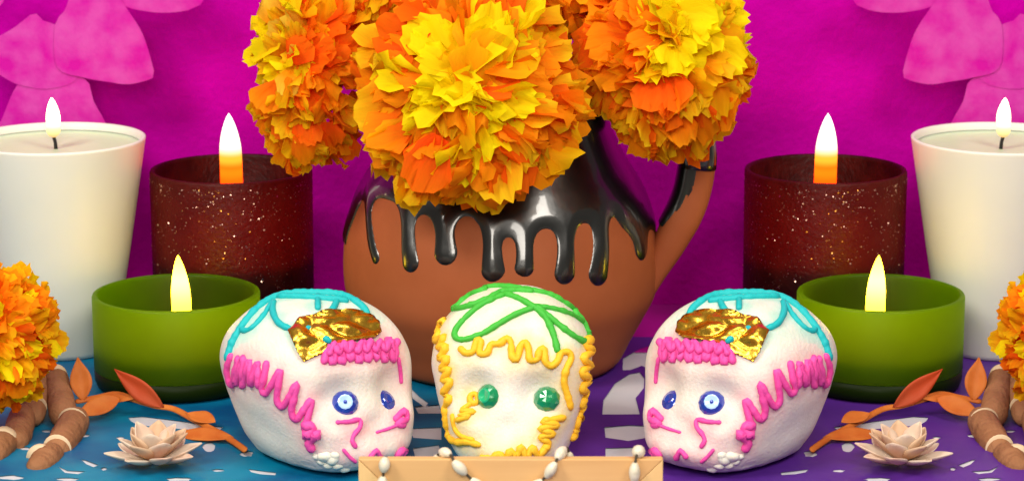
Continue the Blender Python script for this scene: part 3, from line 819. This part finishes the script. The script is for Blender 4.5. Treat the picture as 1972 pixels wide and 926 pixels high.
sk.gem(M['blue_gem'], M['blue_gem'], 744, 769, .54, n=14, h=.16)
def foil(sk, poly, name='gold_foil'):
    """crumpled leaf of foil pressed on the skull"""
    mb = sheet([(x, -y) for x, y in poly], [], 4.0, lambda x, y: 0.0); rg = random.Random(4)
    out = []
    for v in mb.v:
        h, n = sk.hit(v.x, -v.y); out.append(h+n*(.08+.50*abs(noise.noise(Vector((v.x*.020, v.y*.045, 1))))+.05*abs(noise.noise(Vector((v.x*.055, v.y*.07, 5))))))
    mb.v = out
    o = mb.build(name, M['gold_foil'], sk.root, sk.c); solid(o, .02); return o
foil(sk, [(556, 640), (582, 612), (620, 605), (663, 599), (698, 600), (722, 616), (733, 640), (715, 655), (668, 661), (639, 668), (620, 682), (600, 690), (584, 698), (573, 682)])
sk.stroke('teal_icing', teal, [(624, 658), (629, 661)], .15, lift=1.6)
# lumps of sugar at the jaw
mb = MB()
for (x, y, r) in [(626, 880, .34), (638, 887, .3), (650, 899, .24), (617, 890, .22), (664, 905, .26), (632, 897, .22), (643, 877, .2), (610, 880, .2)]:
    p, n = sk.hit(x, y); q0 = len(mb.v); mb.ball(p-n*r*.62, (r*1.25, r*1.1, r), 18, 12)
    for v in mb.v[q0:]: v += (v-(p-n*r*.62))*(.3*noise.noise(v*3.1))
mb.build('sugar_lumps', M['sugar_lump'], sk.root, sk.c)
sk.stain()
mirror(sk.root, 'white sugar skull with blue eyes and gold foil, turned left, on the purple paper')

ck = Skull('white sugar skull with green eyes and yellow icing, middle one of three', 987, 119.8, 0.955, 0.98, 1.015, R(-3), GS)
ck.stroke('green_icing', grn, [(1024, 594), (1006, 600), (986, 609), (960, 624), (934, 640), (910, 650), (890, 654), (878, 650), (877, 638), (891, 618), (920, 592), (946, 578), (974, 567)], .13)
ck.stroke('green_icing', grn, [(974, 567), (1000, 576), (1025, 590), (1046, 606), (1060, 630), (1068, 652), (1073, 674)], .14)
ck.stroke('green_icing', grn, [(1034, 592), (1069, 620), (1100, 644), (1124, 657), (1133, 648), (1130, 628), (1115, 606), (1093, 588), (1058, 568), (1022, 560)], .14)
ck.stroke('green_icing', grn, [(1030, 590), (1062, 594), (1096, 604), (1122, 620)], .12)
ck.stroke('green_icing', grn, [(1022, 560), (985, 554), (948, 553), (910, 563), (884, 582), (873, 594), (892, 593), (927, 581), (963, 564)], .14)
ck.stroke('green_icing', grn, [(963, 564), (990, 560), (1022, 562)], .15)
ck.stroke('yellow_icing', yel, [(848, 612), (838, 636), (846, 642), (840, 656), (856, 650), (846, 668), (860, 668), (848, 690), (862, 690), (852, 710), (866, 712), (854, 730), (868, 734), (856, 756), (866, 764), (858, 784)], .16, jit=.3)
ck.stroke('yellow_icing', yel, [(858, 784), (860, 810), (866, 840), (880, 850), (900, 850), (922, 856)], .15, jit=.3)
ck.stroke('yellow_icing', yel, [(872, 800), (876, 822), (888, 838), (910, 846)], .11)
ck.stroke('yellow_icing', yel, [(888, 672), (898, 680), (912, 676), (918, 656), (926, 658), (924, 680), (938, 680), (946, 664), (962, 662), (976, 652), (984, 660), (986, 686), (996, 692), (1002, 668), (1012, 660), (1018, 674), (1020, 692), (1034, 692), (1040, 672), (1048, 674), (1050, 696), (1062, 704), (1074, 694), (1080, 680), (1094, 678), (1099, 690), (1090, 710), (1086, 735), (1092, 760), (1098, 784)], .15)
ck.stroke('yellow_icing', yel, [(1138, 652), (1124, 664), (1138, 676), (1122, 690), (1136, 704), (1118, 716), (1134, 730), (1118, 746), (1134, 760), (1118, 776), (1134, 790), (1122, 804), (1136, 820), (1118, 836), (1108, 850)], .17, jit=.3)
ck.stroke('yellow_icing', yel, [(906, 762), (914, 758), (921, 764), (920, 773), (912, 777), (905, 771)], .13, closed=True)
ck.stroke('yellow_icing', yel, [(905, 778), (890, 790), (912, 792), (886, 800), (902, 802), (882, 808)], .12)
ck.stroke('yellow_icing', yel, [(1084, 804), (1044, 812), (1072, 818), (1040, 826), (1064, 834), (1040, 842), (1056, 852), (1046, 866)], .14, jit=.3)
ck.stroke('yellow_icing', yel, [(1050, 862), (1036, 876), (1024, 862), (1014, 880), (1004, 862), (994, 880), (984, 868), (974, 882), (960, 874), (946, 882), (928, 878)], .15, jit=.3)
M['green_glint'] = mat('green_gem_glint', (0.01, 0.42, 0.17), rough=0.06, spec=0.8, coat=1)  # lighter green stands in for bright reflections inside the cut gem
ck.gem(M['green_gem'], M['green_glint'], 940, 763, .58, n=14)
ck.stain()
g = ck.gem(M['green_gem'], M['green_gem'], 1053, 768, .60, n=10, h=.44)

# ------------------------------------------------------------------ leaf garlands
M['leaf'] = mat('orange_leaf', (0.56, 0.12, 0.012), rough=0.6, spec=0.3, col2=(0.68, 0.20, 0.03), nscale=70, bump=0.2, bscale=300, translucent=0.15)
M['red_leaf'] = mat('red_leaf', (0.50, 0.055, 0.010), rough=0.6, spec=0.3, col2=(0.50, 0.075, 0.02), nscale=70, bump=0.2, bscale=300, translucent=0.15)
go = on(250, 790, 0)
gar = empty('leaf_garland', go, 'garland of orange paper leaves winding before the left green candle on blue paper', 'garland', 'orange leaf garlands')
def leaf(p0, p1, w, face, mt, fold=.25, sag=0.0, name='leaf'):
    """blade from foot p0 to tip p1, its face toward FACE, folded along the midrib"""
    p0, p1, face = Vector(p0), Vector(p1), Vector(face)
    ax = (p1-p0); L = ax.length; ax.normalize(); side = ax.cross(face).normalized(); nn = side.cross(ax)
    mb = MB(); nv, nu = 14, 6; vs = []; fs = []
    for j in range(nv+1):
        v = j/nv; hw = w*max(.03, math.sin(math.pi*v**.85)**1.05)
        for i in range(nu+1):
            u = -1+2*i/nu
            vs.append(p0+ax*(L*v)+side*(u*hw)+nn*(fold*hw*abs(u)+sag*math.sin(math.pi*v)*L+.05*noise.noise(Vector((v*4, u*2, w*9)))))
    for j in range(nv):
        for i in range(nu): a = j*(nu+1)+i; fs.append((a, a+1, a+nu+2, a+nu+1))
    mb.add(vs, fs); o = mb.build(name, mt, gar, go); solid(o, .035); return o
st = [at(150, 772, 125.6), at(185, 765, 125.8), at(225, 758, 125.8), at(262, 770, 125.6), at(300, 781, 125.4), at(335, 787, 125.0), at(375, 808, 123.6), at(420, 832, 121.6), at(450, 850, 120.2), at(472, 866, 119.0)]
st = [Vector((p.x, p.y, max(p.z, .3))) for p in st]
mb = MB(); mb.tube(spline(st, .2), [.15]*len(spline(st, .2)), 8, squash=.5); mb.build('stem', M['leaf'], gar, go)
leaf(at(160, 772, 125.6), at(150, 688, 126.4), .52, (.25, -.95, .25), M['leaf'], .35)
leaf(at(232, 766, 125.2), at(145, 800, 124.0), .50, (.0, -.75, .65), M['leaf'], .2)
leaf(at(168, 772, 125.7), at(262, 766, 125.3), .26, (.0, -.7, .7), M['leaf'], .2)
leaf(at(316, 784, 125.2), at(220, 710, 125.8), .48, (-.45, -.8, .35), M['red_leaf'], .3, .04)
leaf(at(415, 812, 122.6), at(358, 795, 123.9), .40, (.1, -.6, .8), M['leaf'], .2)
leaf(at(450, 842, 120.6), at(328, 836, 122.4), .42, (.1, -.6, .8), M['leaf'], .2, .02)
mirror(gar, 'garland of orange paper leaves winding before the right green candle on purple paper')

# ------------------------------------------------------------------ small lotus flowers
M['lotus'] = mat('pale_shaving', (0.74, 0.52, 0.34), rough=0.7, spec=0.2, col2=(0.60, 0.32, 0.18), nscale=60, bump=0.2, bscale=300, translucent=0.25, contrast=(.45, .75))
M['lotus_pale'] = mat('pale_shaving_edge', (0.80, 0.66, 0.52), rough=0.7, spec=0.2, col2=(0.74, 0.42, 0.30), nscale=60, bump=0.2, bscale=300, translucent=0.25, contrast=(.45, .75))
lo = on(298, 893, .2)
lf = empty('lotus_flower', lo, 'small pale wood shaving lotus flower lying on the blue paper', 'flower', 'pale lotus flowers')
def lotus_petal(az, el, L, w, r0, z0, mt, cup=.45, curl=.25):
    d = Vector((math.cos(az), math.sin(az), 0)); sd = Vector((-math.sin(az), math.cos(az), 0)); mb = MB(); vs = []; fs = []; nv, nu = 8, 6
    for j in range(nv+1):
        v = j/nv; hw = w*(.35+.65*math.sin(min(1, v*1.5)*math.pi/2))*(1-(max(0, v-.5)/.52)**1.7)
        e = el+curl*(v-.3); pr = r0+L*v*math.cos(e); pz = z0+L*v*math.sin(e)
        for i in range(nu+1):
            u = -1+2*i/nu
            inn = (Vector((0, 0, 1))*math.cos(e)-d*math.sin(e))
            vs.append(lo+d*pr+Vector((0, 0, pz))+sd*(u*hw)+inn*(cup*hw*u*u))
    for j in range(nv):
        for i in range(nu): a = j*(nu+1)+i; fs.append((a, a+1, a+nu+2, a+nu+1))
    mb.add(vs, fs); o = mb.build('petal', mt, lf, lo); solid(o, .05)
rng = random.Random(21)
for k in range(8): lotus_petal(2*math.pi*(k+.35)/8+rng.uniform(-.1, .1), R(rng.uniform(6, 14)), rng.uniform(1.75, 2.15), .56, .25, .1, M['lotus_pale'])
for k in range(7): lotus_petal(2*math.pi*(k+.8)/7+rng.uniform(-.1, .1), R(rng.uniform(24, 34)), rng.uniform(1.6, 1.85), .56, .2, .25, M['lotus_pale'] if k % 2 else M['lotus'])
for k in range(6): lotus_petal(2*math.pi*(k+.5)/6+rng.uniform(-.1, .1), R(rng.uniform(40, 52)), rng.uniform(1.4, 1.75), .60, .18, .3, M['lotus'] if k % 2 else M['lotus_pale'])
for k in range(3): lotus_petal(2*math.pi*(k+.25)/3+math.pi, R(64), .80, .56, .22, .35, M['lotus_pale'], cup=.7, curl=.5)
mirror(lf, 'small pale wood shaving lotus flower lying on the purple paper')

# ------------------------------------------------------------------ brown segmented sticks
M['stick'] = mat('brown_stick', (0.25, 0.105, 0.045), rough=0.75, spec=0.2, col2=(0.33, 0.15, 0.07), nscale=60, bump=0.9, bscale=200, bdist=0.002, detail=8)
M['band'] = mat('cream_band', (0.66, 0.50, 0.32), rough=0.6, spec=0.3)
def stick(label, segs, bands):
    """segs: list of (px, py, Y, radius px) joints pairs"""
    o0 = Vector((at(segs[0][0][0], segs[0][0][1], segs[0][0][2]).x, segs[0][0][2], 0)); root = empty('brown_stick', o0, label, 'stick', 'brown segmented sticks with pale bands')
    for a, b, r0, r1 in segs:
        p, q = at(*a), at(*b); n = 14; d = (q-p)
        pts = [p+d*(i/n) for i in range(n+1)]
        rs = [(r0+(r1-r0)*i/n)*(1-.14*(2*i/n-1)**4)+.07*noise.noise(Vector((i*.45, a[0], a[1]))) for i in range(n+1)]
        mb = MB(); mb.tube(pts, rs, 20); mb.build('segment', M['stick'], root, o0)
    for (x, y, Y), dr, r, w in bands:
        p = at(x, y, Y)+Vector((-.03, -.05, .09)); d = Vector(dr).normalized(); mb = MB(); r *= .93
        mb.tube([p-d*w, p-d*w*.4, p+d*w*.4, p+d*w], [r*.96, r, r, r*.96], 20, cap=False); mb.build('band', M['band'], root, o0)
    return root
sa = stick('brown segmented stick with pale bands, its round end toward the left lotus flower',
      [((107, 722, 127.5), (124, 806, 123.4), .60, .68), ((146, 806, 123.4), (112, 868, 119.9), .72, .72), ((100, 874, 119.3), (74, 902, 117.3), .66, .64)],
      [((107, 728, 127.3), at(124, 806, 123.4)-at(107, 722, 127.5), .665, .2), ((142, 814, 123.0), at(112, 868, 119.9)-at(146, 806, 123.4), .75, .06), ((80, 884, 118.7), at(74, 902, 117.3)-at(100, 874, 119.3), .69, .2), ((112, 866, 119.9), at(74, 902, 117.3)-at(100, 874, 119.3), .72, .04)])
sb = stick('brown segmented stick with pale bands, lying outermost under the left marigold',
      [((74, 722, 127.6), (62, 800, 123.6), .60, .66), ((44, 798, 123.6), (30, 850, 120.6), .66, .66), ((14, 846, 120.6), (-18, 884, 118.4), .64, .64)],
      [((66, 786, 124.2), at(62, 800, 123.6)-at(74, 722, 127.6), .69, .04), ((10, 850, 120.4), at(-18, 884, 118.4)-at(14, 846, 120.6), .69, .22)])
mirror(sa, 'brown segmented stick with pale bands, its round end toward the right lotus flower')
mirror(sb, 'brown segmented stick with pale bands, lying outermost under the right marigold')

# ------------------------------------------------------------------ wooden frame with bead strands
def wood(name, c1, c2, axis):
    m = mat(name, c1, rough=0.55, spec=0.3); N = m.node_tree.nodes; L = m.node_tree.links; b = N['Principled BSDF']
    tc = N.new('ShaderNodeTexCoord'); mp = N.new('ShaderNodeMapping'); mp.inputs['Scale'].default_value = (12, 200, 200) if axis == 0 else (200, 200, 12)
    L.new(tc.outputs['Object'], mp.inputs[0]); n = N.new('ShaderNodeTexNoise'); n.inputs['Scale'].default_value = 1; n.inputs['Detail'].default_value = 5; L.new(mp.outputs[0], n.inputs[0])
    mx = N.new('ShaderNodeMix'); mx.data_type = 'RGBA'; mx.inputs['A'].default_value = (*c1, 1); mx.inputs['B'].default_value = (*c2, 1)
    L.new(n.outputs['Fac'], mx.inputs['Factor']); L.new(mx.outputs['Result'], b.inputs['Base Color'])
    return m
M['wood'] = wood('pale_wood', (0.70, 0.42, 0.18), (0.58, 0.32, 0.12), 0)
M['wood_side'] = wood('paler_wood', (0.78, 0.53, 0.24), (0.68, 0.42, 0.17), 2)
FY = 104.0; tl = at(690, 884, FY); tr = at(1277, 884, FY); fz = tl.z; x0, x1 = tl.x, tr.x; rw = 1.15; ft_ = .45
fo = Vector(((x0+x1)/2, FY, 0)); frame = empty('wooden_frame', fo, 'pale wooden frame with mitred corners standing in front of the sugar skulls', 'frame')
def rail(pts, mt):
    mb = MB(); n = len(pts)
    mb.add([(x, FY, z) for x, z in pts]+[(x, FY+ft_, z) for x, z in pts], [tuple(range(n)), tuple(range(n, 2*n))[::-1]]+[(i, (i+1) % n, n+(i+1) % n, n+i) for i in range(n)])
    bevel(mb.build('rail', mt, frame, fo, smooth=False), .03)
e = .012
rail([(x0+e, fz), (x1-e, fz), (x1-rw, fz-rw), (x0+rw, fz-rw)], M['wood'])
rail([(x0, fz-e), (x0+rw-e, fz-rw), (x0+rw-e, rw), (x0, e)], M['wood_side'])
rail([(x1, fz-e), (x1, e), (x1-rw+e, rw), (x1-rw+e, fz-rw)], M['wood_side'])
rail([(x0+e, 0), (x0+rw, rw-e), (x1-rw, rw-e), (x1-e, 0)], M['wood'])
mb = MB(); mb.box((x0+rw-.2, FY+.15, rw-.2), (x1-rw+.2, FY+.3, fz-rw+.2)); mb.build('back_panel', M['wood_side'], frame, fo, smooth=False)
M['seed'] = mat('pale_seed_bead', (0.66, 0.60, 0.46), rough=0.3, spec=0.5, col2=(0.44, 0.40, 0.28), nscale=300, contrast=(.5, .75))
M['cord'] = mat('dark_cord', (0.05, 0.035, 0.02), rough=0.9)
def strand(label, path, beads):
    pts = spline([Vector(p) for p in path], .1); o0 = Vector(path[0]); root = empty('bead_strand', o0, label, 'bead strand', 'strands of pale seed beads')
    mb = MB(); mb.tube(pts, .055, 8); mb.build('cord', M['cord'], root, o0)
    cum = [0]
    for p, q in zip(pts, pts[1:]): cum.append(cum[-1]+(q-p).length)
    for (tt, L, r) in beads:
        s = tt*cum[-1]; i = min(range(len(cum)), key=lambda k: abs(cum[k]-s)); p = pts[i]; d = (pts[min(i+1, len(pts)-1)]-pts[max(i-1, 0)]).normalized()
        mb = MB(); n = 12
        q = [p+d*(L*(k/n-.5)) for k in range(n+1)]; mb.tube(q, [r*max(.15, math.sin(math.pi*(.06+.88*k/n))**.6) for k in range(n+1)], 12, cap=False)
        mb.build('bead', M['seed'], root, o0)
ff = FY-.22
def evenly(L, r, gap, total):
    n = int(total/(L+gap)); return [((k+.5)/n, L*(1 if k % 2 else .8), r) for k in range(n)]
def dpth(x, y, d=ff): return at(x, y, d)
swag = [at(835, 905, FY+.8), at(846, 872, FY+.62), at(868, 876, FY+.15), at(876, 890, ff), at(898, 912, ff), at(935, 945, ff), at(975, 958, ff), at(1015, 946, ff), at(1050, 918, ff), at(1068, 892, ff), at(1077, 876, FY+.15), at(1092, 862, FY+.62), at(1100, 900, FY+.8)]
strand('strand of pale seed beads hanging in a loop below the green eyed skull', swag, [(.045, .5, .20), (.125, .62, .22), (.245, .75, .23), (.36, .7, .22), (.45, .7, .22), (.55, .7, .22), (.65, .7, .22), (.745, .75, .22), (.84, .72, .23), (.955, .5, .18)])
sl = [at(744, 880, FY+.2), at(741, 890, ff), at(739, 905, ff), at(736, 930, ff), at(735, 965, ff), at(737, 990, ff)]
strand('short strand of pale seed beads hanging on the frame below the skull turned right', sl, [(.22, .62, .23), (.52, .6, .22), (.8, .6, .22)])
sr_ = [at(1236, 870, FY+.55), at(1228, 870, FY+.2), at(1224, 886, ff), at(1222, 905, ff), at(1222, 930, ff), at(1223, 975, ff), at(1225, 995, ff)]
strand('short strand of pale seed beads hanging on the frame below the skull turned left', sr_, [(.1, .6, .27), (.42, .85, .23), (.66, .6, .22), (.88, .6, .22)])
